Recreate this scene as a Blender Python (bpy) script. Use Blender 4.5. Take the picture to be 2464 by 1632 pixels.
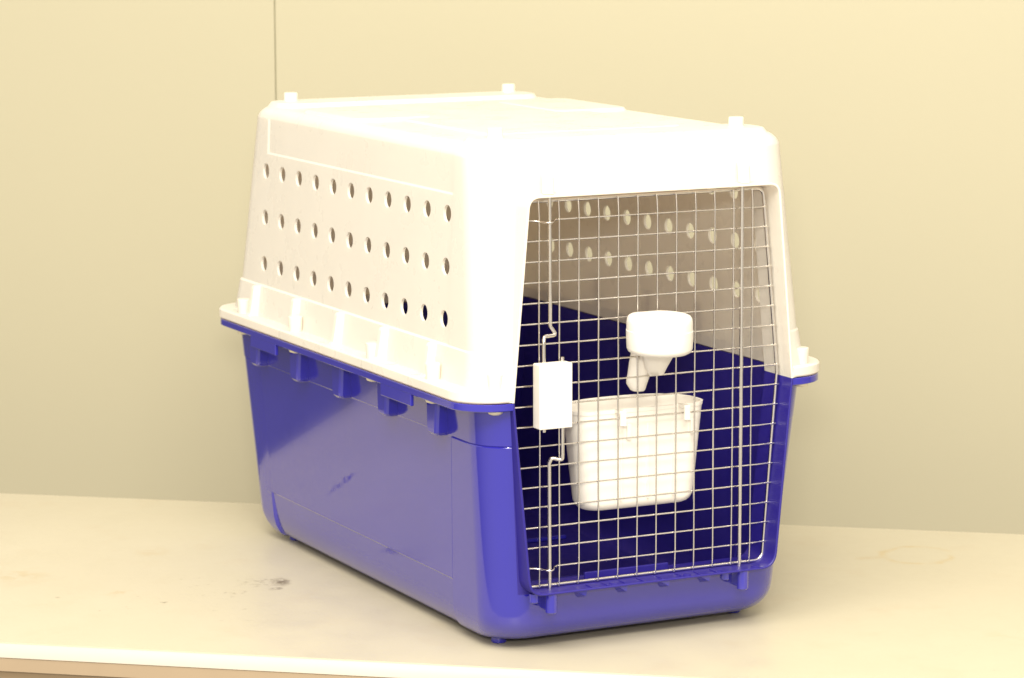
import bpy, bmesh, math, random
from mathutils import Vector, Matrix
random.seed(4)
scn = bpy.context.scene
for o in list(bpy.data.objects): bpy.data.objects.remove(o)
C = scn.collection
PI = math.pi

# ------------------------------------------------------------------ camera
cam_d = bpy.data.cameras.new('camera'); cam = bpy.data.objects.new('camera', cam_d); C.objects.link(cam)
yaw, pitch, roll = 0.4639468, -0.1556231, -0.0028500
fw = Vector((math.sin(yaw)*math.cos(pitch), math.cos(yaw)*math.cos(pitch), math.sin(pitch)))
rt = Vector((math.cos(yaw), -math.sin(yaw), 0)); up = rt.cross(fw)
rt2 = rt*math.cos(roll)+up*math.sin(roll); up2 = -rt*math.sin(roll)+up*math.cos(roll)
R = Matrix((rt2, up2, -fw)).transposed().to_4x4()
R.translation = Vector((-2.00245, -3.59279, 1.06454)); cam.matrix_world = R
cam_d.sensor_width = 36.0; cam_d.lens = 7352.2/2464*36.0
cam_d.clip_start = 0.05; cam_d.clip_end = 60
cam_d.dof.use_dof = True; cam_d.dof.focus_distance = 4.08; cam_d.dof.aperture_fstop = 9.0
scn.camera = cam

# ------------------------------------------------------------------ world, lamps, exposure
w = bpy.data.worlds.new('World'); scn.world = w; w.use_nodes = True
wn_, wl_ = w.node_tree.nodes, w.node_tree.links; bg = wn_['Background']
# the unseen room round the table: pale ceiling, dim walls
tc_ = wn_.new('ShaderNodeTexCoord'); sx_ = wn_.new('ShaderNodeSeparateXYZ'); wl_.new(tc_.outputs['Generated'], sx_.inputs[0])
mr_ = wn_.new('ShaderNodeMapRange'); mr_.inputs[1].default_value = 0.05; mr_.inputs[2].default_value = 0.6; mr_.inputs[3].default_value = 0.22; mr_.inputs[4].default_value = 0.95
mr_.interpolation_type = 'SMOOTHSTEP'; wl_.new(sx_.outputs[2], mr_.inputs[0])
# background fill added behind the camera, opposite the panelled wall, to brighten its lower part
dt_ = wn_.new('ShaderNodeVectorMath'); dt_.operation = 'DOT_PRODUCT'; wl_.new(tc_.outputs['Generated'], dt_.inputs[0]); dt_.inputs[1].default_value = (-0.617, -0.787, 0)
m2_ = wn_.new('ShaderNodeMapRange'); m2_.interpolation_type = 'SMOOTHSTEP'; m2_.inputs[1].default_value = -0.2; m2_.inputs[2].default_value = 0.8; m2_.inputs[3].default_value = 0.0; m2_.inputs[4].default_value = 0.60
wl_.new(dt_.outputs['Value'], m2_.inputs[0])
ad_ = wn_.new('ShaderNodeMath'); ad_.operation = 'ADD'; wl_.new(mr_.outputs[0], ad_.inputs[0]); wl_.new(m2_.outputs[0], ad_.inputs[1]); wl_.new(ad_.outputs[0], bg.inputs[1])
bg.inputs[0].default_value = (1.0, 0.90, 0.76, 1)
def area(name, loc, target, sx, sy, power, col):
    l = bpy.data.lights.new(name, 'AREA'); l.shape = 'RECTANGLE'; l.size = sx; l.size_y = sy
    l.energy = power; l.color = col
    o = bpy.data.objects.new(name, l); C.objects.link(o); o.location = loc
    o.rotation_euler = (Vector(target)-Vector(loc)).to_track_quat('-Z', 'Y').to_euler()
    return o
WARM = (1.0, 0.935, 0.80)
area('ceiling_light', (-1.15, -1.25, 2.9), (-0.05, 0.40, 0.1), 2.8, 2.0, 112, WARM)
area('front_light', (-1.35, -2.75, 3.0), (0.1, 0.2, 0.35), 1.6, 1.0, 85, WARM)
area('camera_flash', (-2.06, -3.66, 1.42), (0.0, 0.3, 0.35), 0.35, 0.25, 65, (1.0, 0.93, 0.80))
scn.view_settings.view_transform = 'Standard'; scn.view_settings.look = 'None'
scn.view_settings.exposure = 0.08; scn.view_settings.gamma = 1.0
scn.view_settings.use_curve_mapping = False
scn.render.engine = 'CYCLES'
scn.cycles.max_bounces = 14; scn.cycles.diffuse_bounces = 8

# ------------------------------------------------------------------ materials
def mat(name):
    m = bpy.data.materials.new(name); m.use_nodes = True
    return m, m.node_tree.nodes, m.node_tree.links, m.node_tree.nodes['Principled BSDF']
def noise(n, l, scale, detail=3, coord=None, rough=.5):
    t = n.new('ShaderNodeTexNoise'); t.inputs['Scale'].default_value = scale; t.inputs['Detail'].default_value = detail
    t.inputs['Roughness'].default_value = rough
    if coord: l.new(coord, t.inputs['Vector'])
    return t.outputs['Fac']
def ramp(n, l, src, p0, c0, p1, c1):
    r = n.new('ShaderNodeMapRange'); l.new(src, r.inputs[0])
    r.inputs[1].default_value = p0; r.inputs[2].default_value = p1; r.inputs[3].default_value = c0; r.inputs[4].default_value = c1
    return r.outputs[0]
def math_(n, l, op, a, b=None):
    m = n.new('ShaderNodeMath'); m.operation = op
    for i, v in enumerate((a, b)):
        if v is None: continue
        if isinstance(v, (int, float)): m.inputs[i].default_value = v
        else: l.new(v, m.inputs[i])
    return m.outputs[0]
def mixc(n, l, f, a, b):
    m = n.new('ShaderNodeMix'); m.data_type = 'RGBA'
    if isinstance(f, (int, float)): m.inputs[0].default_value = f
    else: l.new(f, m.inputs[0])
    for i, v in ((6, a), (7, b)):
        if isinstance(v, tuple): m.inputs[i].default_value = v
        else: l.new(v, m.inputs[i])
    return m.outputs[2]
def bump(n, l, b, h, strength, dist):
    k = n.new('ShaderNodeBump'); k.inputs['Strength'].default_value = strength; k.inputs['Distance'].default_value = dist
    l.new(h, k.inputs['Height']); l.new(k.outputs[0], b.inputs['Normal'])
def objc(n): return n.new('ShaderNodeTexCoord').outputs['Object']
def blob(n, l, co, c, sc, rot=0.0):
    """distance from c in units of the ellipse sc (object coordinates)"""
    m = n.new('ShaderNodeMapping'); m.vector_type = 'TEXTURE'; l.new(co, m.inputs[0])
    m.inputs['Location'].default_value = c; m.inputs['Scale'].default_value = sc; m.inputs['Rotation'].default_value = (0, 0, rot) if not isinstance(rot, tuple) else rot
    v = n.new('ShaderNodeVectorMath'); v.operation = 'LENGTH'; l.new(m.outputs[0], v.inputs[0])
    return v.outputs['Value']

def plastic(name, col, rough, ior=1.5, var=0.03, trans=0.0):
    m, n, l, b = mat(name); co = objc(n)
    f = noise(n, l, 9, 4, co)
    lo = tuple(c*(1-var) for c in col)+(1,); hi = tuple(min(1, c*(1+var)) for c in col)+(1,)
    l.new(mixc(n, l, f, lo, hi), b.inputs['Base Color'])
    l.new(ramp(n, l, noise(n, l, 22, 5, co), 0.3, rough*.8, 0.7, rough*1.25), b.inputs['Roughness'])
    b.inputs['IOR'].default_value = ior
    bump(n, l, b, noise(n, l, 900, 2, co), 0.06, 0.0003)
    if trans:        # thin moulded plastic lets some light through
        t = n.new('ShaderNodeBsdfTranslucent'); t.inputs['Color'].default_value = (0.97, 0.86, 0.74, 1)
        mx = n.new('ShaderNodeMixShader'); mx.inputs[0].default_value = trans
        l.new(b.outputs[0], mx.inputs[1]); l.new(t.outputs[0], mx.inputs[2]); l.new(mx.outputs[0], n['Material Output'].inputs[0])
    return m
M = {}
M['white'] = plastic('white_plastic', (0.86, 0.86, 0.82), 0.30, trans=0.33)
M['dish'] = plastic('dish_plastic', (0.82, 0.79, 0.74), 0.42)
# blue plastic, glossy, with two scuffs on its left wall
m, n, l, b = mat('blue_plastic'); co = objc(n); M['blue'] = m
f = noise(n, l, 7, 4, co)
l.new(mixc(n, l, f, (0.016, 0.013, 0.31, 1), (0.022, 0.018, 0.36, 1)), b.inputs['Base Color'])
wob = n.new('ShaderNodeVectorMath'); wob.operation = 'ADD'; l.new(co, wob.inputs[0])
nt = n.new('ShaderNodeTexNoise'); nt.inputs['Scale'].default_value = 26; nt.inputs['Detail'].default_value = 4; l.new(co, nt.inputs['Vector'])
sc_ = n.new('ShaderNodeVectorMath'); sc_.operation = 'MULTIPLY_ADD'; sc_.inputs[1].default_value = (0.02,)*3; sc_.inputs[2].default_value = (-0.010,)*3; l.new(nt.outputs['Color'], sc_.inputs[0]); l.new(sc_.outputs[0], wob.inputs[1])
def scuff(c, sc, rot):
    d = blob(n, l, wob.outputs[0], c, sc, rot); return ramp(n, l, d, 0.55, 1.0, 1.1, 0.0)
s1 = scuff((-0.235, 0.505, 0.150), (0.2, 0.072, 0.0050), (math.radians(-25), 0, 0))
s2 = scuff((-0.229, 0.345, 0.076), (0.2, 0.036, 0.0042), (math.radians(-10), 0, 0))
smask = math_(n, l, 'MAXIMUM', s1, s2)
smask = math_(n, l, 'MULTIPLY', smask, ramp(n, l, noise(n, l, 60, 5, co), 0.35, 0.2, 0.6, 1.0))
rg = ramp(n, l, noise(n, l, 14, 5, co), 0.3, 0.06, 0.7, 0.09)
l.new(math_(n, l, 'ADD', rg, math_(n, l, 'MULTIPLY', smask, 0.35)), b.inputs['Roughness'])
l.new(math_(n, l, 'SUBTRACT', 0.5, math_(n, l, 'MULTIPLY', smask, 0.3)), b.inputs['Specular IOR Level'])
l.new(math_(n, l, 'SUBTRACT', 0.48, math_(n, l, 'MULTIPLY', smask, 0.4)), b.inputs['Coat Weight'])
b.inputs['IOR'].default_value = 1.72; b.inputs['Coat Weight'].default_value = 0.8; b.inputs['Coat IOR'].default_value = 1.6; b.inputs['Coat Roughness'].default_value = 0.05
bump(n, l, b, math_(n, l, 'ADD', noise(n, l, 700, 2, co), math_(n, l, 'MULTIPLY', noise(n, l, 6, 2, co), 3.0)), 0.10, 0.0006)
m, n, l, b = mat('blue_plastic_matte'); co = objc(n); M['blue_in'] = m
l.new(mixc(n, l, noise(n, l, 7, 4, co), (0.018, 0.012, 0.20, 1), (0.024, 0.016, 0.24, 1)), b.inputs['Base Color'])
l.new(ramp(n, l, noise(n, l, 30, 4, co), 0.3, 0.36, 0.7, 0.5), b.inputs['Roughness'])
# wires
m, n, l, b = mat('chrome_wire'); co = objc(n); M['chrome'] = m
b.inputs['Metallic'].default_value = 1.0
l.new(mixc(n, l, noise(n, l, 60, 3, co), (0.74, 0.71, 0.67, 1), (0.84, 0.81, 0.77, 1)), b.inputs['Base Color'])
l.new(ramp(n, l, noise(n, l, 40, 3, co), 0.3, 0.16, 0.7, 0.24), b.inputs['Roughness'])
# wall paint
m, n, l, b = mat('cream_wall_paint'); co = objc(n); M['wall'] = m
l.new(mixc(n, l, noise(n, l, 1.1, 5, co, .6), (0.428, 0.403, 0.290, 1), (0.446, 0.417, 0.303, 1)), b.inputs['Base Color'])
b.inputs['Roughness'].default_value = 0.55
bump(n, l, b, noise(n, l, 260, 3, co), 0.15, 0.0006)
m, n, l, b = mat('wall_groove'); co = objc(n); M['groove'] = m
l.new(mixc(n, l, noise(n, l, 20, 3, co), (0.33, 0.32, 0.22, 1), (0.42, 0.40, 0.28, 1)), b.inputs['Base Color']); b.inputs['Roughness'].default_value = 0.8

# ------------------------------------------------------------------ mesh helpers
def mark_sharp(me, deg):
    b_ = bmesh.new(); b_.from_mesh(me)
    bmesh.ops.remove_doubles(b_, verts=b_.verts, dist=1e-6)
    for f_ in b_.faces: f_.smooth = True
    for e in b_.edges: e.smooth = len(e.link_faces) == 2 and e.calc_face_angle(0) < math.radians(deg)
    b_.to_mesh(me); b_.free()
def finish(name, bm, m, parent=None, sharp=32, smooth=True, wn=True, recalc=True):
    if recalc: bmesh.ops.recalc_face_normals(bm, faces=bm.faces)
    me = bpy.data.meshes.new(name); bm.to_mesh(me); bm.free()
    if smooth:
        mark_sharp(me, sharp)
    me.materials.append(m)
    o = bpy.data.objects.new(name, me); C.objects.link(o)
    if parent: o.parent = parent
    if wn and smooth:
        k = o.modifiers.new('wn', 'WEIGHTED_NORMAL'); k.keep_sharp = True; k.weight = 80
    return o
def thing(name, label, cat, loc=(0, 0, 0), rotz=0):
    o = bpy.data.objects.new(name, None); C.objects.link(o); o.location = loc; o.rotation_euler = (0, 0, rotz)
    o.empty_display_size = 0.05; o['label'] = label; o['category'] = cat; return o
def copy_part(o, loc, parent=None):
    c = o.copy(); C.objects.link(c); c.parent = parent or o.parent; c.location = loc; return c

def rrect(hx, y0, y1, r, ybreaks=(), xbreaks=(), seg=9, r2=None):
    """rounded rectangle as list of (x, y, nx, ny); r front corners, r2 back corners; starts front-left end, runs anticlockwise seen from below/above consistently"""
    r2 = r if r2 is None else r2
    P = []
    xb = sorted(x for x in xbreaks if abs(x) < hx-r-1e-4)
    P.append((-(hx-r), y0, 0, -1)); P += [(x, y0, 0, -1) for x in xb]; 
    for i in range(seg+1):
        a = -PI/2 + PI/2*i/seg; P.append((hx-r+r*math.cos(a), y0+r+r*math.sin(a), math.cos(a), math.sin(a)))
    yc = [min(max(y, y0+r+1e-4*(k_+1)), y1-r2-1e-4*(len(ybreaks)-k_)) for k_, y in enumerate(sorted(ybreaks))]
    P += [(hx, y, 1, 0) for y in yc]
    for i in range(seg+1):
        a = PI/2*i/seg; P.append((hx-r2+r2*math.cos(a), y1-r2+r2*math.sin(a), math.cos(a), math.sin(a)))
    for i in range(seg+1):
        a = PI/2+PI/2*i/seg; P.append((-(hx-r2)+r2*math.cos(a), y1-r2+r2*math.sin(a), math.cos(a), math.sin(a)))
    P += [(-hx, y, -1, 0) for y in reversed(yc)]
    for i in range(seg):
        a = PI+PI/2*i/seg; P.append((-(hx-r)+r*math.cos(a), y0+r+r*math.sin(a), math.cos(a), math.sin(a)))
    return P
def loft(bm, rings, cap0=True, cap1=True):
    V = [[bm.verts.new(p) for p in R_] for R_ in rings]
    nn = len(V[0])
    for a, c in zip(V, V[1:]):
        for i in range(nn):
            j = (i+1) % nn; bm.faces.new((a[i], a[j], c[j], c[i]))
    if cap0: bm.faces.new(list(reversed(V[0])))
    if cap1: bm.faces.new(V[-1])
    return V
def box(bm, x0, x1, y0, y1, z0, z1, bev=0.0, seg=2, dx0=0, dx1=0):
    vs = [bm.verts.new(p) for p in ((x0, y0, z0), (x1, y0, z0), (x1, y1, z0), (x0, y1, z0), (x0, y0, z1), (x1, y0, z1), (x1, y1, z1), (x0, y1, z1))]
    fs = [bm.faces.new([vs[i] for i in q]) for q in ((0, 3, 2, 1), (4, 5, 6, 7), (0, 1, 5, 4), (1, 2, 6, 5), (2, 3, 7, 6), (3, 0, 4, 7))]
    if bev:
        es = list({e for f_ in fs for e in f_.edges})
        bmesh.ops.bevel(bm, geom=es, offset=bev, segments=seg, profile=0.5, affect='EDGES')
def lathe(bm, prof, cx, cy, seg=28):
    """prof list of (r, z) from bottom to top, closed with caps"""
    rings = [[(cx+r*math.cos(2*PI*i/seg), cy+r*math.sin(2*PI*i/seg), z) for i in range(seg)] for r, z in prof]
    loft(bm, rings)
def tube(bm, pts, r, seg=10, closed=False):
    pts = [Vector(p) for p in pts]; n_ = len(pts); rings = []
    up_ = None
    for i, p in enumerate(pts):
        if closed: t = (pts[(i+1) % n_]-pts[i-1])
        else: t = pts[min(i+1, n_-1)]-pts[max(i-1, 0)]
        t.normalize()
        if up_ is None:
            up_ = t.orthogonal().normalized()
        else:
            up_ = (up_-t*up_.dot(t)).normalized()
        s = t.cross(up_)
        rings.append([tuple(p+(up_*math.cos(2*PI*k/seg)+s*math.sin(2*PI*k/seg))*r) for k in range(seg)])
    if closed:
        V = [[bm.verts.new(q) for q in R_] for R_ in rings]
        for i in range(n_):
            a = V[i]; c = V[(i+1) % n_]
            for k in range(seg): bm.faces.new((a[k], a[(k+1) % seg], c[(k+1) % seg], c[k]))
    else: loft(bm, rings)
def fillet(pts, r, seg=5, closed=False):
    """round the corners of a polyline; r number or per-vertex list"""
    pts = [Vector(p) for p in pts]; out = []; n_ = len(pts)
    for i, p in enumerate(pts):
        if not closed and i in (0, n_-1): out.append(p); continue
        a = pts[i-1]-p; c = pts[(i+1) % n_]-p; rr = r[i] if isinstance(r, (list, tuple)) else r
        la, lc = a.length, c.length; a.normalize(); c.normalize()
        ang = a.angle(c); 
        if rr <= 0 or ang > PI-0.02: out.append(p); continue
        d = min(rr/math.tan(ang/2), la*.49, lc*.49)
        A = p+a*d; B = p+c*d
        for k in range(seg+1):
            t = k/seg; out.append(A*(1-t)**2+p*2*t*(1-t)+B*t*t)
    return out
def boolean(o, cut, op='DIFFERENCE'):
    k = o.modifiers.new('b', 'BOOLEAN'); k.operation = op; k.object = cut; k.solver = 'EXACT'
    for mm in list(o.modifiers):
        if mm.type == 'WEIGHTED_NORMAL': o.modifiers.remove(mm)
    dg = bpy.context.evaluated_depsgraph_get(); me = bpy.data.meshes.new_from_object(o.evaluated_get(dg))
    o.modifiers.clear(); old = o.data; o.data = me; me.name = old.name
    bpy.data.meshes.remove(old)
def finalize(o, sharp=17):
    me = o.data
    mark_sharp(me, sharp)
    k = o.modifiers.new('wn', 'WEIGHTED_NORMAL'); k.keep_sharp = True; k.weight = 80
def join_bm(o, bm):
    """append the geometry of bm to object o's mesh"""
    bmesh.ops.recalc_face_normals(bm, faces=bm.faces)
    t = bpy.data.meshes.new('t'); bm.to_mesh(t); bm.free()
    b2 = bmesh.new(); b2.from_mesh(o.data); b2.from_mesh(t); b2.to_mesh(o.data); b2.free(); bpy.data.meshes.remove(t)

# ------------------------------------------------------------------ the setting: wall and table
U = Vector((0.787, -0.617, 0)).normalized(); N = Vector((0.617, 0.787, 0)).normalized()   # along the wall / into the wall
ang = math.atan2(U.y, U.x)
def place(o, u, nn, z=0): o.location = U*u+N*nn+Vector((0, 0, z)); o.rotation_euler = (0, 0, ang)
WN = 1.25
bm = bmesh.new()       # local x = along wall, y = into the wall
SEAM = -0.8746
box(bm, -1.46, SEAM-0.0011, 0, 0.06, -0.9, 2.6, 0.0006, 1)
box(bm, SEAM+0.0011, 2.6, 0.0006, 0.06, -0.9, 2.6, 0.0006, 1)
wall = finish('wall', bm, M['wall']); place(wall, 0, WN); wall['kind'] = 'structure'
bm = bmesh.new(); box(bm, SEAM-0.01, SEAM+0.01, 0.004, 0.055, -0.9, 2.59)
g = finish('panel_joint', bm, M['groove'], wall)

m, n, l, b = mat('table_laminate'); co = objc(n); M['table'] = m
base = mixc(n, l, ramp(n, l, noise(n, l, 2.2, 4, co), 0.3, 0, 0.7, 1), (0.498, 0.456, 0.345, 1), (0.524, 0.483, 0.370, 1))
# faint yellowish patches
pat = ramp(n, l, noise(n, l, 9, 5, co, .6), 0.56, 0.0, 0.72, 0.35)
base = mixc(n, l, pat, base, (0.48, 0.41, 0.29, 1))
TY = 0.2895      # table middle, along N
def tp(u, nn): return (u, nn-TY, 0)
def add_stain(base, c, sc, rot, thr, col, nscale, amount):
    d = blob(n, l, tw.outputs[0], c, sc, rot)
    f_ = ramp(n, l, d, 0.3, 1.0, 1.15, 0.0)
    nz = ramp(n, l, noise(n, l, nscale, 4, co, .65), thr, 0.0, thr+0.09, 1.0)
    f_ = math_(n, l, 'MULTIPLY', math_(n, l, 'MULTIPLY', f_, nz), amount)
    return mixc(n, l, f_, base, col)
tw = n.new('ShaderNodeVectorMath'); tw.operation = 'ADD'; l.new(co, tw.inputs[0])
nt = n.new('ShaderNodeTexNoise'); nt.inputs['Scale'].default_value = 35; nt.inputs['Detail'].default_value = 3; l.new(co, nt.inputs['Vector'])
s_ = n.new('ShaderNodeVectorMath'); s_.operation = 'MULTIPLY_ADD'; s_.inputs[1].default_value = (0.024,)*3; s_.inputs[2].default_value = (-0.012,)*3
l.new(nt.outputs['Color'], s_.inputs[0]); l.new(s_.outputs[0], tw.inputs[1])
DK = (0.10, 0.07, 0.035, 1); BR = (0.44, 0.33, 0.17, 1)
base = add_stain(base, tp(-0.586, 0.228), (0.016, 0.026, .1), 0.3, 0.40, DK, 60, 0.72)
base = add_stain(base, tp(-0.584, 0.186), (0.011, 0.008, .1), 0.5, 0.38, DK, 80, 0.59)
base = add_stain(base, tp(-0.61, 0.225), (0.045, 0.035, .1), 0.2, 0.515, DK, 90, 0.41)
base = add_stain(base, tp(-0.637, 0.150), (0.035, 0.035, .1), 0.0, 0.565, DK, 75, 0.43)
base = add_stain(base, tp(-0.720, 0.205), (0.045, 0.05, .1), 0.0, 0.585, DK, 60, 0.43)
base = add_stain(base, tp(-0.66, 0.06), (0.16, 0.09, .1), 0.0, 0.635, DK, 45, 0.64)
base = add_stain(base, tp(-0.85, 0.03), (0.12, 0.07, .1), 0.0, 0.655, DK, 45, 0.64)
base = add_stain(base, tp(0.44, -0.02), (0.10, 0.10, .1), 0.0, 0.655, DK, 40, 0.59)
base = add_stain(base, tp(-0.80, 0.115), (0.025, 0.03, .1), 0.0, 0.48, BR, 40, 0.35)
base = add_stain(base, tp(-0.99, 0.20), (0.05, 0.05, .1), 0.0, 0.48, BR, 30, 0.35)
base = add_stain(base, tp(-0.84, 0.385), (0.03, 0.04, .1), 0.0, 0.45, BR, 40, 0.25)
# dried ring left by a cup
d = blob(n, l, tw.outputs[0], tp(0.333, 0.586), (0.054, 0.058, 0.1))
rg = math_(n, l, 'ABSOLUTE', math_(n, l, 'SUBTRACT', d, 1.0))
rg = math_(n, l, 'MULTIPLY', ramp(n, l, rg, 0.03, 1, 0.17, 0), ramp(n, l, noise(n, l, 18, 3, co), 0.42, 0.05, 0.6, 1.0))
base = mixc(n, l, math_(n, l, 'MULTIPLY', rg, 0.5), base, (0.48, 0.36, 0.17, 1))
base = add_stain(base, tp(0.262, 0.555), (0.028, 0.012, .1), 0.5, 0.40, BR, 40, 0.4)
base = add_stain(base, tp(0.50, 0.10), (0.05, 0.05, .1), 0.0, 0.5, BR, 25, 0.2)
l.new(base, b.inputs['Base Color'])
l.new(ramp(n, l, noise(n, l, 12, 5, co), 0.3, 0.32, 0.7, 0.5), b.inputs['Roughness'])
bump(n, l, b, noise(n, l, 180, 3, co), 0.15, 0.0008)
m, n, l, b = mat('table_trim'); co = objc(n); M['trim'] = m
l.new(mixc(n, l, noise(n, l, 8, 4, co), (0.47, 0.44, 0.38, 1), (0.51, 0.48, 0.42, 1)), b.inputs['Base Color']); b.inputs['Roughness'].default_value = 0.4
m, n, l, b = mat('table_board'); co = objc(n); M['board'] = m
l.new(mixc(n, l, noise(n, l, 8, 4, co), (0.34, 0.25, 0.15, 1), (0.38, 0.28, 0.17, 1)), b.inputs['Base Color']); b.inputs['Roughness'].default_value = 0.6
table = thing('table', 'cream laminate table with a rounded front edge and old stains, under the carrier', 'table')
table.location = N*TY; table.rotation_euler = (0, 0, ang)
hy = 0.953/2+0.0
bm = bmesh.new(); yf = -0.187-TY; yb = 0.7665-TY
box(bm, -2.3, 2.2, yf, yb, -0.036, 0, 0.0012, 2); finish('tabletop', bm, M['table'], table)
# front edge trim: profile in (y, z), butted against the top
bm = bmesh.new(); prof = [(yf-0.0003, -0.0012), (yf-0.0030, -0.0018), (yf-0.0068, -0.0060), (yf-0.0098, -0.0120), (yf-0.0112, -0.0165), (yf-0.0115, -0.0185), (yf-0.0003, -0.0185)]
loft(bm, [[(x, y, z) for y, z in prof] for x in (-2.3, 2.2)]); finish('front_edge', bm, M['trim'], table, sharp=50)
m, n, l, b = mat('table_edge_band'); co = objc(n); M['band'] = m
l.new(mixc(n, l, noise(n, l, 14, 4, co), (0.34, 0.26, 0.175, 1), (0.39, 0.30, 0.20, 1)), b.inputs['Base Color']); b.inputs['Roughness'].default_value = 0.5
bm = bmesh.new(); box(bm, -2.3, 2.2, yf-0.0105, yf-0.0003, -0.0386, -0.0188, 0.0008, 1); finish('edge_band', bm, M['band'], table)
bm = bmesh.new(); box(bm, -2.28, 2.18, yf+0.004, yb-0.004, -0.30, -0.0375, 0.001, 1); finish('apron', bm, M['board'], table)
for sx in (-2.2, 2.1):
    for sy in (yf+0.02, yb-0.08):
        bm = bmesh.new(); box(bm, sx, sx+0.06, sy, sy+0.06, -0.9, -0.301, 0.002, 1); finish('leg', bm, M['board'], table)

# ------------------------------------------------------------------ the carrier
carrier = thing('pet_carrier', 'white and blue plastic pet carrier with a wire grid door, standing on the table', 'pet carrier')
ZM = 0.3525                                         # parting line
def hw_w(z): return 0.2454+0.041*(0.5927-z)
def f_w(z): return 0.020-(0.68-z)*0.135             # front of the white shell
def b_w(z): return 0.843+(0.687-z)*0.19
def hw_b(z): return 0.2525-(0.34-z)*0.084
def f_b(z): return -0.020+(0.34-z)*0.085
def b_b(z): return 0.903-(0.34-z)*0.05
HX0 = 0.7614869; DY = -0.064876; HZ = 0.592714; DZ = 0.07159589; HR = 0.0120

def off_white(x, y, z, nx, ny):
    side = abs(nx) > 0.99
    if z <= 0.4148: return 0.0034+(0.4148-z)*0.075
    if side and 0.094 < y < 0.7540 and 0.6218 < z < 0.6865: return -0.0016
    if y > 0.094: 
        return 0.0
    return 0.0016
def low_band(y, z): return -0.0009-0.0026*min(1, max(0, (0.0809-z)/0.045))
def off_blue(x, y, z, nx, ny):
    side = abs(nx) > 0.99
    if z > 0.2910: return 0.0018
    if z > 0.2896: return 0.0002
    fy = 0.10+(0.27-z)*0.17
    if side and abs(y-fy) < 0.0003 and z > 0.0815: return -0.0025
    if side and fy < y < 0.792:
        if z < 0.0812: return low_band(y, z)
        return 0.0
    if y >= 0.78: return 0.0008
    return 0.0016 if y < fy else 0.0
T = 0.004
yb_w = [0.0935, 0.0953, 0.7535, 0.7585]
RW = [0.3535, 0.36, 0.369, 0.39, 0.4146, 0.4168, 0.44, 0.50, 0.56, 0.6194, 0.6222, 0.65, 0.672]
def white_ring(z, inset=0.0, offs=True, t=0.0, zz=None, r=0.055):
    P = rrect(hw_w(z)-t-inset, f_w(z)+t+inset, b_w(z)-t-inset, max(0.02, r-t-inset*.5), yb_w if offs or True else ())
    out = []
    for x, y, nx, ny in P:
        d = off_white(x, y, z, nx, ny) if offs else 0
        out.append((x+nx*d, y+ny*d, z if zz is None else zz))
    return out
bm = bmesh.new()
rings = [white_ring(z) for z in RW]
ZT = 0.6895; FR = 0.0195
for i in range(1, 9):
    a = PI/2*i/8; z = ZT-FR+FR*math.sin(a); rings.append(white_ring(min(z, 0.6862) if i < 6 else z, FR*(1-math.cos(a)), True, 0, z))
inner = []
for i in range(8, 0, -1):
    a = PI/2*i/8; z = ZT-FR+(FR-T)*math.sin(a); inner.append(white_ring(z, (FR-T)*(1-math.cos(a)), False, T, z))
for z in (0.66, 0.56, 0.46, 0.40, 0.3535): inner.append(white_ring(z, 0, False, T))
V = [[bm.verts.new(p) for p in R_] for R_ in rings+inner]
no = len(rings); nn = len(V[0])
for k_ in range(len(V)-1):
    if k_ == no-1: continue
    a, c = V[k_], V[k_+1]
    for i in range(nn): j = (i+1) % nn; bm.faces.new((a[i], a[j], c[j], c[i]))
bm.faces.new(V[no-1]); bm.faces.new(list(reversed(V[no])))
for i in range(nn): j = (i+1) % nn; bm.faces.new((V[0][i], V[0][j], V[-1][j], V[-1][i]))
top_shell = finish('top_shell', bm, M['white'], carrier, wn=False)

# blue shell
yb_b = [0.112, 0.118, 0.124, 0.130, 0.136, 0.790, 0.812]
def blue_ring(z, ix=0, iy=0, offs=True, t=0.0, zz=None, r=0.055):
    zr = z if zz is None else zz
    fy = 0.10+(0.27-z)*0.17
    yb_ = [fy-0.0023, fy, fy+0.0023, 0.789, 0.794]
    P = rrect(hw_b(z)-t-ix, f_b(z)+t+iy, b_b(z)-t-iy, max(0.025, r-t-ix*.3), yb_)
    out = []
    for x, y, nx, ny in P:
        d = off_blue(x, y, z, nx, ny) if offs else (low_band(y, z) if abs(nx) > 0.99 and fy < y < 0.792 and z < 0.0815 else 0)
        out.append((x+nx*d, y+ny*d, zr))
    return out
ZB = 0.012
RB = [0.3525, 0.343, 0.2918, 0.2903, 0.2888, 0.23, 0.17, 0.12, 0.0828, 0.0808, 0.0622, 0.052]
rings = [blue_ring(z) for z in RB]
for i in range(1, 9):
    a = PI/2*i/8; rings.append(blue_ring(0.050-0.0405*math.sin(a), 0.019*(1-math.cos(a)), 0.045*(1-math.cos(a)), True))
inner = []
for i in range(8, 0, -1):
    a = PI/2*i/8; inner.append(blue_ring(0.050-0.0361*math.sin(a), 0.019*(1-math.cos(a)), 0.045*(1-math.cos(a)), False, T))
for z in (0.08, 0.16, 0.25, 0.3525): inner.append(blue_ring(z, 0, 0, False, T))
bm = bmesh.new()
V = [[bm.verts.new(p) for p in R_] for R_ in rings+inner]
no = len(rings); nn = len(V[0])
for k_ in range(len(V)-1):
    if k_ == no-1: continue
    a, c = V[k_], V[k_+1]
    for i in range(nn): j = (i+1) % nn; bm.faces.new((a[i], a[j], c[j], c[i]))
bm.faces.new(V[no-1]); bm.faces.new(list(reversed(V[no])))
for i in range(nn): j = (i+1) % nn; bm.faces.new((V[0][i], V[0][j], V[-1][j], V[-1][i]))
bottom_shell = finish('bottom_shell', bm, M['blue'], carrier, wn=False)

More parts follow.
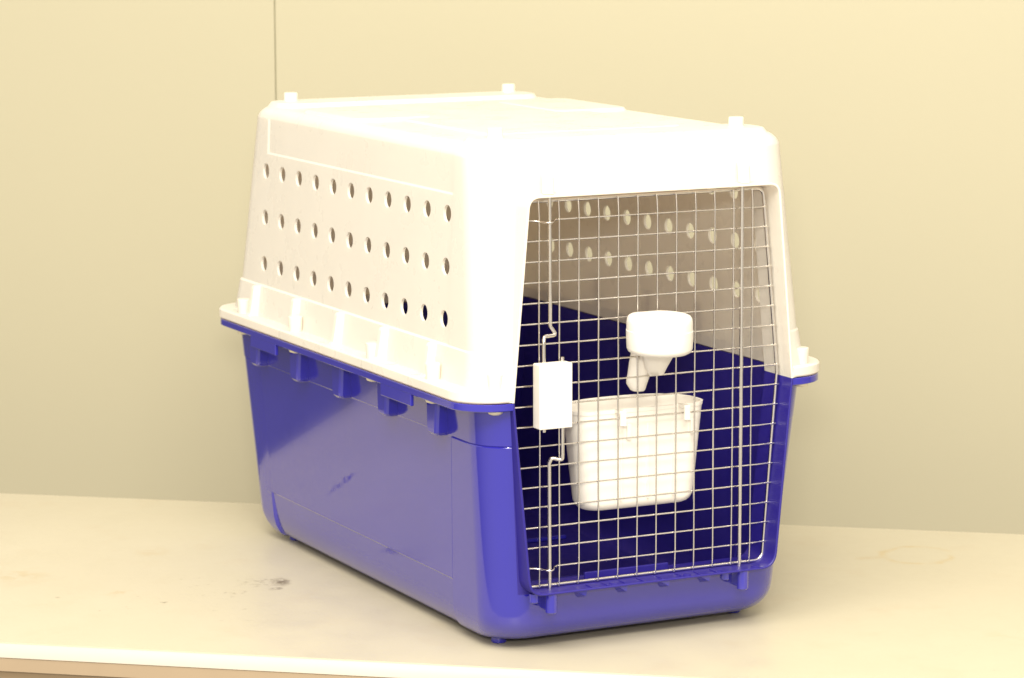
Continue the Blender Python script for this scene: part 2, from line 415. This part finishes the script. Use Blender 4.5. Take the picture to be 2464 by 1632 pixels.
# cutters
def hexa(o_, zb=0.0885, zt=0.6235):
    """door opening outline (x, z), grown outward by o_"""
    pts = [(-0.1895-o_, zb-o_), (0.1895+o_, zb-o_), (0.2150+o_, ZM), (0.1905+o_, zt+o_), (-0.1905-o_, zt+o_), (-0.2150-o_, ZM)]
    P = fillet([(x, 0, z) for x, z in pts], [0.022+o_, 0.022+o_, 0, 0.015+o_, 0.015+o_, 0], 7, True)
    return [(p.x, p.z) for p in P]
def prism_y(bm, poly, y0, y1):
    loft(bm, [[(x, y0, z) for x, z in poly], [(x, y1, z) for x, z in poly]])
cb = bmesh.new(); prism_y(cb, hexa(0.0015), -0.2, 0.045); cut_door = finish('cut', cb, M['white'])
ch = bmesh.new()
for r_ in range(3):
    for k_ in range(11):
        cy, cz = HX0+k_*DY, HZ-r_*DZ
        loft(ch, [[(x, cy+HR*math.cos(2*PI*i/28), cz+HR*math.sin(2*PI*i/28)) for i in range(28)] for x in (-0.4, 0.4)])
cut_holes = finish('cut', ch, M['white'])
boolean(top_shell, cut_door); boolean(top_shell, cut_holes); boolean(bottom_shell, cut_door)
bpy.data.objects.remove(cut_holes)

# flanges (solid rings with the doorway cut out)
def plate(bm, hx, y0, y1, r, z0, z1, hi, yi0, yi1, ri, bev=0.002):
    A = lambda h_, a0, a1, rr, z: [(x, y, z) for x, y, _, _ in rrect(h_, a0, a1, rr, (), (), 12)]
    R_ = [A(hi, yi0, yi1, ri, z0), A(hx-bev, y0+bev, y1-bev, r-bev, z0), A(hx, y0, y1, r, z0+bev), A(hx, y0, y1, r, z1-bev), A(hx-bev, y0+bev, y1-bev, r-bev, z1), A(hi, yi0, yi1, ri, z1)]
    V = [[bm.verts.new(p) for p in q] for q in R_]
    for a, c in zip(V, V[1:]+V[:1]):
        for i in range(len(a)): j = (i+1) % len(a); bm.faces.new((a[i], a[j], c[j], c[i]))
bm = bmesh.new(); plate(bm, 0.2862, -0.0295, 0.915, 0.060, 0.3537, 0.3690, 0.2505, -0.012, 0.89, 0.05, 0.0022)
fl = finish('fl', bm, M['white'], None, wn=False)
cb = bmesh.new(); box(cb, -0.2172, 0.2172, -0.2, 0.03, 0.1, 0.6); cut = finish('cut', cb, M['white'])
boolean(fl, cut)
b2 = bmesh.new(); b2.from_mesh(fl.data); bpy.data.objects.remove(fl); join_bm(top_shell, b2)
bm = bmesh.new(); plate(bm, 0.2848, -0.0285, 0.9138, 0.059, 0.3420, 0.3522, 0.2495, -0.012, 0.89, 0.05, 0.0012)
fl = finish('fl', bm, M['blue'], None, wn=False); boolean(fl, cut)
b2 = bmesh.new(); b2.from_mesh(fl.data); bpy.data.objects.remove(fl); bpy.data.objects.remove(cut); join_bm(bottom_shell, b2)

# doorway lip: hexagonal ring standing proud of the front, split at the parting line
def lip(z_from, z_to, th, y0=-0.0285, y1=0.044):
    bm = bmesh.new()
    o_, i_ = hexa(th), hexa(0.0)
    sel = [i for i, (x, z) in enumerate(i_) if z_from-1e-4 <= z <= z_to+1e-4]
    n_ = len(i_)
    start = [i for i in sel if (i-1) % n_ not in sel][0]
    order = [(start+k_) % n_ for k_ in range(len(sel))]
    rings = []
    for i in order:
        (xo, zo), (xi, zi) = o_[i], i_[i]
        cx_, cz_ = (xo+xi)/2, (zo+zi)/2
        e = 0.0010
        dx, dz = (xo-xi), (zo-zi); L_ = math.hypot(dx, dz); dx /= L_; dz /= L_
        rings.append([(xi, y0+e, zi), (xi+dx*e, y0, zi+dz*e), (xo-dx*e, y0, zo-dz*e), (xo, y0+e, zo), (xo, y1, zo), (xi, y1, zi)])
    loft(bm, rings)
    return bm
join_bm(top_shell, lip(ZM, 1.0, 0.0032))
join_bm(bottom_shell, lip(0.0, ZM, 0.0032))
bpy.data.objects.remove(cut_door)

# --- white shell details
bm = bmesh.new()
WR = [0.7640, 0.6040, 0.4400, 0.2830, 0.1260]
def prism_poly(bm, pts0, pts1):
    loft(bm, [pts0, pts1])
for sx in (-1, 1):
    for y in WR:
        t_ = 0.013
        zt_, zb_ = 0.4145, 0.3685
        xt, xb = hw_w(zt_), hw_w(zb_)
        # cross-sections bottom -> top, tapered buttress
        def sec(z, e, tt):
            x_in = hw_w(z)-0.002; x_out = hw_w(z)+e
            q = [(sx*x_in, y, z), (sx*(x_out-0.002), y, z), (sx*x_out, y+0.002, z), (sx*x_out, y+tt-0.002, z), (sx*(x_out-0.002), y+tt, z), (sx*x_in, y+tt, z)]
            return q if sx < 0 else list(reversed(q))
        loft(bm, [sec(zb_, 0.0225, t_+0.003), sec(0.373, 0.0195, t_+0.0015), sec(0.385, 0.0178, t_+0.001), sec(0.411, 0.0145, t_), sec(0.4142, 0.0128, t_), sec(0.4154, 0.0095, t_), sec(0.4158, 0.004, t_)])
# raised platforms on the roof
def pad(bm, x0, x1, y0, y1, z0, z1, r=0.018, e=0.004):
    R_ = []
    for (ins, z) in ((-e*0.6, z0), (0, z0+(z1-z0)*.45), (e*.5, z1-(z1-z0)*.12), (e*1.3, z1)):
        P = rrect((x1-x0)/2-ins, y0+ins, y1-ins, r, (), (), 6); R_.append([(x+(x0+x1)/2, y, z) for x, y, _, _ in P])
    loft(bm, R_)
pad(bm, -0.2235, 0.2235, 0.040, 0.128, 0.6875, 0.6955, 0.03)
pad(bm, -0.2225, 0.2225, 0.742, 0.826, 0.6875, 0.6960, 0.03)
pad(bm, 0.10, 0.2245, 0.455, 0.672, 0.6875, 0.6945, 0.02)
pad(bm, -0.2245, -0.10, 0.455, 0.672, 0.6875, 0.6945, 0.02)
pad(bm, -0.155, 0.155, 0.165, 0.705, 0.6875, 0.6925, 0.02)
# rod housings above the doorway
for x in (-0.1565, 0.1455):
    rings_ = []
    for z, ro, yy in ((0.6275, 0.0078, -0.012), (0.650, 0.0078, -0.010), (0.655, 0.006, -0.004), (0.657, 0.003, 0.004)):
        rings_.append([(x+ro*math.cos(2*PI*i/16), yy+ro*math.sin(2*PI*i/16)*1.3, z) for i in range(16)])
    loft(bm, rings_)
join_bm(top_shell, bm)
finalize(top_shell); finalize

# roof pegs and flange caps
def cap_mesh(name, prof, m_, parent):
    bm = bmesh.new(); lathe(bm, prof, 0, 0, 28); return finish(name, bm, m_, parent, sharp=50)
peg = cap_mesh('stacking_peg', [(0.0122, -0.001), (0.0113, 0.0015), (0.0108, 0.004), (0.0106, 0.0128), (0.0100, 0.0138), (0.0090, 0.0142)], M['white'], carrier)
peg.location = (-0.187, 0.80, 0.6945)
for x, y in ((0.192, 0.803), (0.188, 0.083), (-0.188, 0.083)): copy_part(peg, (x, y, 0.6945))
cap = cap_mesh('bolt_cap', [(0.0092, 0.0), (0.0096, 0.004), (0.0107, 0.0205), (0.0104, 0.0219), (0.0094, 0.0224)], M['white'], carrier)
KN = [(-0.2706, 0.799), (-0.2706, 0.592), (-0.2706, 0.307), (-0.2706, 0.1085), (-0.2352, -0.0110), (0.2420, -0.0090), (0.2706, 0.1085), (0.2706, 0.307), (0.2706, 0.592), (0.2706, 0.799)]
cap.location = KN[0]+(0.3688,)
for q in KN[1:]: copy_part(cap, q+(0.3688,))
m, n, l, b = mat('bolt_metal'); M['bolt'] = m; co = objc(n)
l.new(mixc(n, l, noise(n, l, 60, 3, co), (0.62, 0.56, 0.42, 1), (0.75, 0.70, 0.58, 1)), b.inputs['Base Color']); b.inputs['Roughness'].default_value = 0.4; b.inputs['Metallic'].default_value = 0.35
nut = cap_mesh('bolt_head', [(0.0045, -0.0062), (0.0092, -0.0044), (0.0105, -0.0018), (0.0105, 0.0)], M['bolt'], carrier)
nut.location = KN[0]+(0.3418,)
for q in KN[1:]: copy_part(nut, q+(0.3418,))

# --- blue shell details
bm = bmesh.new()
BR_ = [0.752, 0.590, 0.430, 0.268, 0.103]
for sx in (-1, 1):
    for y in BR_:
        def sec(z, e, tt, sh=0.0):
            x_in = hw_b(z)-0.002; x_out = 0.2505+e
            c_ = 0.005
            q = [(sx*x_in, y+sh, z), (sx*(x_out-c_), y+sh, z), (sx*(x_out-c_*.3), y+sh+c_*.3, z), (sx*x_out, y+sh+c_, z), (sx*x_out, y+tt-c_-sh, z), (sx*(x_out-c_*.3), y+tt-sh-c_*.3, z), (sx*(x_out-c_), y+tt-sh, z), (sx*x_in, y+tt-sh, z)]
            return q if sx > 0 else list(reversed(q))
        loft(bm, [sec(0.3425, 0.0172, 0.037), sec(0.325, 0.0178, 0.036, 0.0004), sec(0.300, 0.0186, 0.034, 0.0010), sec(0.2940, 0.0182, 0.033, 0.0022), sec(0.2905, 0.0155, 0.031, 0.005), sec(0.2890, 0.0105, 0.030, 0.008)])
    for y0_, y1_ in ((0.640, 0.740), (0.152, 0.253)):
        box(bm, min(sx*0.2790, sx*0.2844), max(sx*0.2790, sx*0.2844), y0_, y1_, 0.3255, 0.3435, 0.0012, 2)
# pin sockets, stubs and gussets below the doorway lip
def cyl(bm, x, y, r, z0, z1, seg=20, e=0.0015):
    lathe(bm, [(r-e, z0), (r, z0+e), (r, z1)], x, y, seg)
for x in (-0.1560, 0.1440):
    cyl(bm, x, -0.0190, 0.0080, 0.0585, 0.0875); box(bm, x-0.0058, x+0.0058, -0.0150, 0.0140, 0.0610, 0.0872, 0.002, 2)
for x in (-0.1800, 0.1180): cyl(bm, x, -0.0150, 0.0068, 0.0745, 0.0872)
for x in (-0.1110, -0.0480, 0.0180, 0.0820):
    q0 = [(x-0.0110, -0.0235, 0.0868), (x+0.0085, -0.0235, 0.0868), (x+0.0055, -0.0235, 0.0770)]
    loft(bm, [q0, [(a_, 0.012, c_-(0.010 if k_ == 2 else 0)) for k_, (a_, b_, c_) in enumerate(q0)]])
# small ridges on the lip floor and the ledge behind the door
zl = 0.0884
for i, x in enumerate((-0.098, -0.073, -0.046, -0.018, 0.012, 0.043, 0.071, 0.098)):
    box(bm, x-0.0011, x+0.0011, -0.0270, -0.0080+0.002*(i % 2), zl-0.001, zl+0.0016, 0.0006, 1)
for x in (-0.176, -0.060, 0.055, 0.105, 0.165):
    lathe(bm, [(0.0062, zl-0.001), (0.0060, zl+0.0010), (0.0045, zl+0.0016)], x, -0.019, 18)
box(bm, -0.082, 0.050, 0.0240, 0.0285, zl-0.001, 0.0975, 0.001, 2)
box(bm, -0.165, 0.165, 0.30, 0.306, 0.0145, 0.0215, 0.0015, 2); box(bm, -0.165, 0.165, 0.55, 0.556, 0.0145, 0.0215, 0.0015, 2)
join_bm(bottom_shell, bm); finalize(bottom_shell)
# inside faces and the doorway lip have the dull moulded finish, outside faces the polished one
def inside_poly(px, pz, P):
    c_ = False; j = len(P)-1
    for i in range(len(P)):
        if (P[i][1] > pz) != (P[j][1] > pz) and px < (P[j][0]-P[i][0])*(pz-P[i][1])/(P[j][1]-P[i][1])+P[i][0]: c_ = not c_
        j = i
    return c_
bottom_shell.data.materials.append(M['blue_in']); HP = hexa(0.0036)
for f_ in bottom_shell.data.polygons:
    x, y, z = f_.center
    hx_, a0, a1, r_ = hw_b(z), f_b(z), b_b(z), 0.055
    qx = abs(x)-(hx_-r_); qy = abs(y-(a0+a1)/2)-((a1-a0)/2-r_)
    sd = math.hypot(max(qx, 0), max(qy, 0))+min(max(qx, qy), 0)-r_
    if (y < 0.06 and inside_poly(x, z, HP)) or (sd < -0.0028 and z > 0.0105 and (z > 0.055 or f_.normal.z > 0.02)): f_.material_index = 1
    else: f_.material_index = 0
foot = cap_mesh('foot', [(0.0095, 0.0), (0.0108, 0.0015), (0.0112, 0.0135)], M['blue'], carrier); foot.location = (-0.188, 0.0765, 0)
for x, y in ((0.186, 0.0765), (-0.188, 0.800), (0.188, 0.800)): copy_part(foot, (x, y, 0))

# --- wire door
WX = [(i-5.5)*0.03 for i in range(12)]; WZ = [0.59084-0.0278089*j for j in range(18)]
def frame_pts():
    p_ = [(-0.1890, 0.0914), (0.1890, 0.0914), (0.2105, 0.3590), (0.1850, 0.6163), (-0.1850, 0.6163), (-0.2105, 0.3590)]
    return fillet([(x, 0.0036, z) for x, z in p_], [0.014]*2+[0.02]+[0.012]*2+[0.02], 6, True)
FP = frame_pts()
def frame_x(z):
    if z < 0.359: return 0.1890+(z-0.0914)/(0.359-0.0914)*0.0215
    return 0.2105-(z-0.359)/(0.6163-0.359)*0.0255
bm = bmesh.new(); tube(bm, FP, 0.0024, 12, True)
door = finish('door', bm, M['chrome'], carrier, sharp=80, wn=False)
bm = bmesh.new()
rnd = random.Random(7)
for x in WX:
    j = rnd.uniform(-.0005, .0005)
    pts = [(x+j, -0.0012, 0.0905), (x+rnd.uniform(-.0004, .0004), -0.0024, 0.12), (x+rnd.uniform(-.0007, .0007), -0.0024, 0.30), (x+rnd.uniform(-.0007, .0007), -0.0024, 0.45), (x, -0.0024, 0.595), (x+j, -0.0006, 0.6172)]
    tube(bm, pts, 0.00114, 10)
for k_, z in enumerate(WZ):
    fx = frame_x(z)+0.0024; dz_ = rnd.uniform(-.0003, .0003)
    pts = [(-fx, 0.0, z), (-0.10, 0, z+dz_), (0.02, 0, z), (0.11, 0, z-dz_), (fx, 0.0, z)]
    if k_ in (0, 17):       # the end wires loop round the latch rods
        loop = [(-0.1745, 0.0, z), (-0.1650, -0.004, z-0.0012), (-0.1590, -0.0135, z-0.0020), (-0.1540, -0.0160, z-0.0022), (-0.1490, -0.0135, z-0.0016), (-0.1440, -0.004, z-0.0006), (-0.138, 0.0, z)]
        pts = [pts[0]]+loop+pts[1:]
    tube(bm, fillet(pts, 0.02, 4), 0.00116, 10)
finish('wire_grid', bm, M['chrome'], door, sharp=80, wn=False)
bm = bmesh.new(); tube(bm, [(0.1450, -0.0080, 0.0840), (0.1456, -0.0080, 0.30), (0.1445, -0.0080, 0.640)], 0.0027, 12); finish('hinge_rod', bm, M['chrome'], door, sharp=80, wn=False)
yr = -0.0125; yq = -0.0195
bm = bmesh.new()
tube(bm, fillet([(-0.1535, -0.0105, 0.640), (-0.1530, -0.0105, 0.4490), (-0.1445, -0.0125, 0.4370), (-0.1650, -0.0160, 0.4368), (-0.1672, yq, 0.4300), (-0.1672, yq, 0.3080)], [0, 0.008, 0.0035, 0.006, 0.004, 0], 6), 0.0026, 12)
finish('latch_rod', bm, M['chrome'], door, sharp=80, wn=False)
bm = bmesh.new()
tube(bm, fillet([(-0.1392, yq, 0.4080), (-0.1392, yq, 0.2760), (-0.1385, yq+.002, 0.2668), (-0.1520, -0.0125, 0.2705), (-0.1548, -0.0105, 0.2630), (-0.1540, -0.0105, 0.0830)], [0, 0.003, 0.004, 0.004, 0.004, 0], 6), 0.0026, 12)
finish('latch_rod', bm, M['chrome'], door, sharp=80, wn=False)
bm = bmesh.new(); box(bm, -0.1800, -0.1308, -0.0330, -0.0120, 0.3137, 0.4015, 0.0016, 3)
finish('latch_box', bm, M['dish'], door)

# ------------------------------------------------------------------ drinking cup on the door
cup = thing('drinking_funnel', 'white round plastic water funnel clipped to the middle of the wire door', 'funnel', (-0.0100, -0.0540, 0.0))
bm = bmesh.new()
def cup_ring(sx_, sy_, z, dx=0, dy=0, seg=40):
    P = []
    for i in range(seg):
        a = 2*PI*i/seg; x = math.cos(a); y = math.sin(a)
        # back flattened against the wires, left side drawn out
        ex = 1.0; yy = min(y, 0.86)
        P.append((sx_*x*ex+dx, sy_*yy+dy, z))
    return P
prof = [(0.010, 0.4050), (0.024, 0.4062), (0.0365, 0.4085), (0.0412, 0.4112), (0.0432, 0.4160), (0.0438, 0.4300), (0.0440, 0.4400), (0.0434, 0.4404), (0.0434, 0.4500), (0.0426, 0.4555), (0.0405, 0.4590), (0.037, 0.4606), (0.030, 0.4600), (0.012, 0.4597)]
loft(bm, [cup_ring(r, r*1.13, z) for r, z in prof])
finish('cup', bm, M['dish'], cup, sharp=40)
bm = bmesh.new(); loft(bm, [[(-0.012+0.0032*math.cos(2*PI*i/12), 0.010+0.0032*math.sin(2*PI*i/12), z) for i in range(12)] for z in (0.4596, 0.4610)])
finish('pin', bm, M['dish'], cup)
bm = bmesh.new()       # spout: from under the cup back through the wires, then down
def ell(c, ax, ay, tilt, seg=20):
    return [(c[0]+ax*math.cos(2*PI*i/seg)*math.cos(tilt)-0, c[1]+ay*math.sin(2*PI*i/seg), c[2]+ax*math.cos(2*PI*i/seg)*math.sin(tilt)) for i in range(seg)]
loft(bm, [ell((0.014, 0.022, 0.4090), 0.029, 0.018, 0.0), ell((0.0150, 0.030, 0.4000), 0.0240, 0.016, 0.0), ell((0.0195, 0.044, 0.3800), 0.0155, 0.014, 0.06), ell((0.0225, 0.048, 0.3705), 0.0105, 0.010, 0.1)])
finish('neck', bm, M['dish'], cup, sharp=50)
bm = bmesh.new()
loft(bm, [ell((0.014, 0.060, 0.4085), 0.016, 0.012, 0.0), ell((0.011, 0.064, 0.4000), 0.0180, 0.015, 0.0), ell((0.0080, 0.066, 0.3850), 0.0170, 0.015, 0.0), ell((0.0055, 0.068, 0.3690), 0.0158, 0.014, 0.0), ell((0.0045, 0.068, 0.3640), 0.0165, 0.014, 0.03), ell((0.0030, 0.068, 0.3580), 0.0155, 0.0135, 0.05), ell((0.0045, 0.068, 0.3480), 0.0105, 0.010, 0.03), ell((0.0052, 0.068, 0.3460), 0.0080, 0.008, 0.0)])
finish('spout', bm, M['dish'], cup, sharp=50)

# ------------------------------------------------------------------ bucket hanging inside the door
bucket = thing('water_bucket', 'white plastic bucket hooked on the inside of the wire door', 'bucket', (0.0045, 0.0, 0.0))
def dshape(hx, y0, y1, r, z, seg=12):
    """flat front with rounded front corners, half-elliptic back"""
    P = []
    P.append((-(hx-r), y0, z)); 
    for i in range(1, 8): P.append((-(hx-r)+2*(hx-r)*i/8, y0, z))
    for i in range(seg+1):
        a = -PI/2+PI/2*i/seg; P.append((hx-r+r*math.cos(a), y0+r+r*math.sin(a), z))
    ym = y0+r
    for i in range(1, 2*seg):
        a = PI*i/(2*seg); P.append((hx*math.copysign(abs(math.cos(a))**0.8, math.cos(a)), ym+(y1-ym)*math.sin(a)**0.8, z))
    for i in range(seg):
        a = PI+PI/2*i/seg; P.append((-(hx-r)+r*math.cos(a), y0+r+r*math.sin(a), z))
    return P
bm = bmesh.new()
def bk(t, o_=0.0):
    """t = 0 bottom .. 1 rim"""
    return dict(hx=0.0880+0.0150*t+o_, y0=0.016-0.004*t-o_, y1=0.092+0.018*t+o_, r=0.026+0.003*t)
zb_, zt_ = 0.181, 0.3225
S_ = []
def addr(t, z, ins=0.0, grow=0.0):
    k_ = bk(t); S_.append(dshape(k_['hx']-ins+grow, k_['y0']+ins-grow, k_['y1']-ins+grow, max(.012, k_['r']-ins*.5), z))
for i in range(5):
    a = PI/2*i/5; addr(0, zb_+0.013*(1-math.cos(a)), 0.013*(1-math.sin(a)))
for t in (0.09, 0.3, 0.55, 0.8, 0.96): addr(t, zb_+(zt_-zb_)*t)
addr(0.965, zb_+(zt_-zb_)*0.965, 0, 0.0007); addr(1, zt_, 0, 0.0008); addr(1, zt_+0.0006, 0.0008)
addr(1, zt_, 0.0022); addr(0.9, zb_+(zt_-zb_)*.9, 0.0024); addr(0.5, zb_+(zt_-zb_)*.5, 0.0026); addr(0.05, zb_+0.007, 0.003); addr(0.0, zb_+0.004, 0.012)
loft(bm, S_)
for x in (-0.036, 0.006, 0.046):        # shallow upright ribs on the front
    box(bm, x-0.0012, x+0.0012, 0.0118, 0.0165, 0.195, 0.300, 0.0004, 1)
finish('bucket_body', bm, M['dish'], bucket, sharp=40)
for x in (-0.0435, 0.0565):
    bm = bmesh.new()
    prof_ = [(0.0135, 0.3235), (-0.0052, 0.3235), (-0.0068, 0.3215), (-0.0068, 0.3035), (-0.0042, 0.3035), (-0.0042, 0.3195), (0.0135, 0.3195)]
    loft(bm, [[(x+d_, y, z) for y, z in prof_] for d_ in (-0.0042, 0.0042)]); finish('hook', bm, M['dish'], bucket, sharp=30)
    bm = bmesh.new(); box(bm, x+0.0150, x+0.0210, 0.0085, 0.0150, 0.280, 0.302, 0.0008, 1); box(bm, x+0.0080, x+0.0150, 0.0085, 0.0150, 0.2985, 0.302, 0.0006, 1)
    finish('clip', bm, M['dish'], bucket)
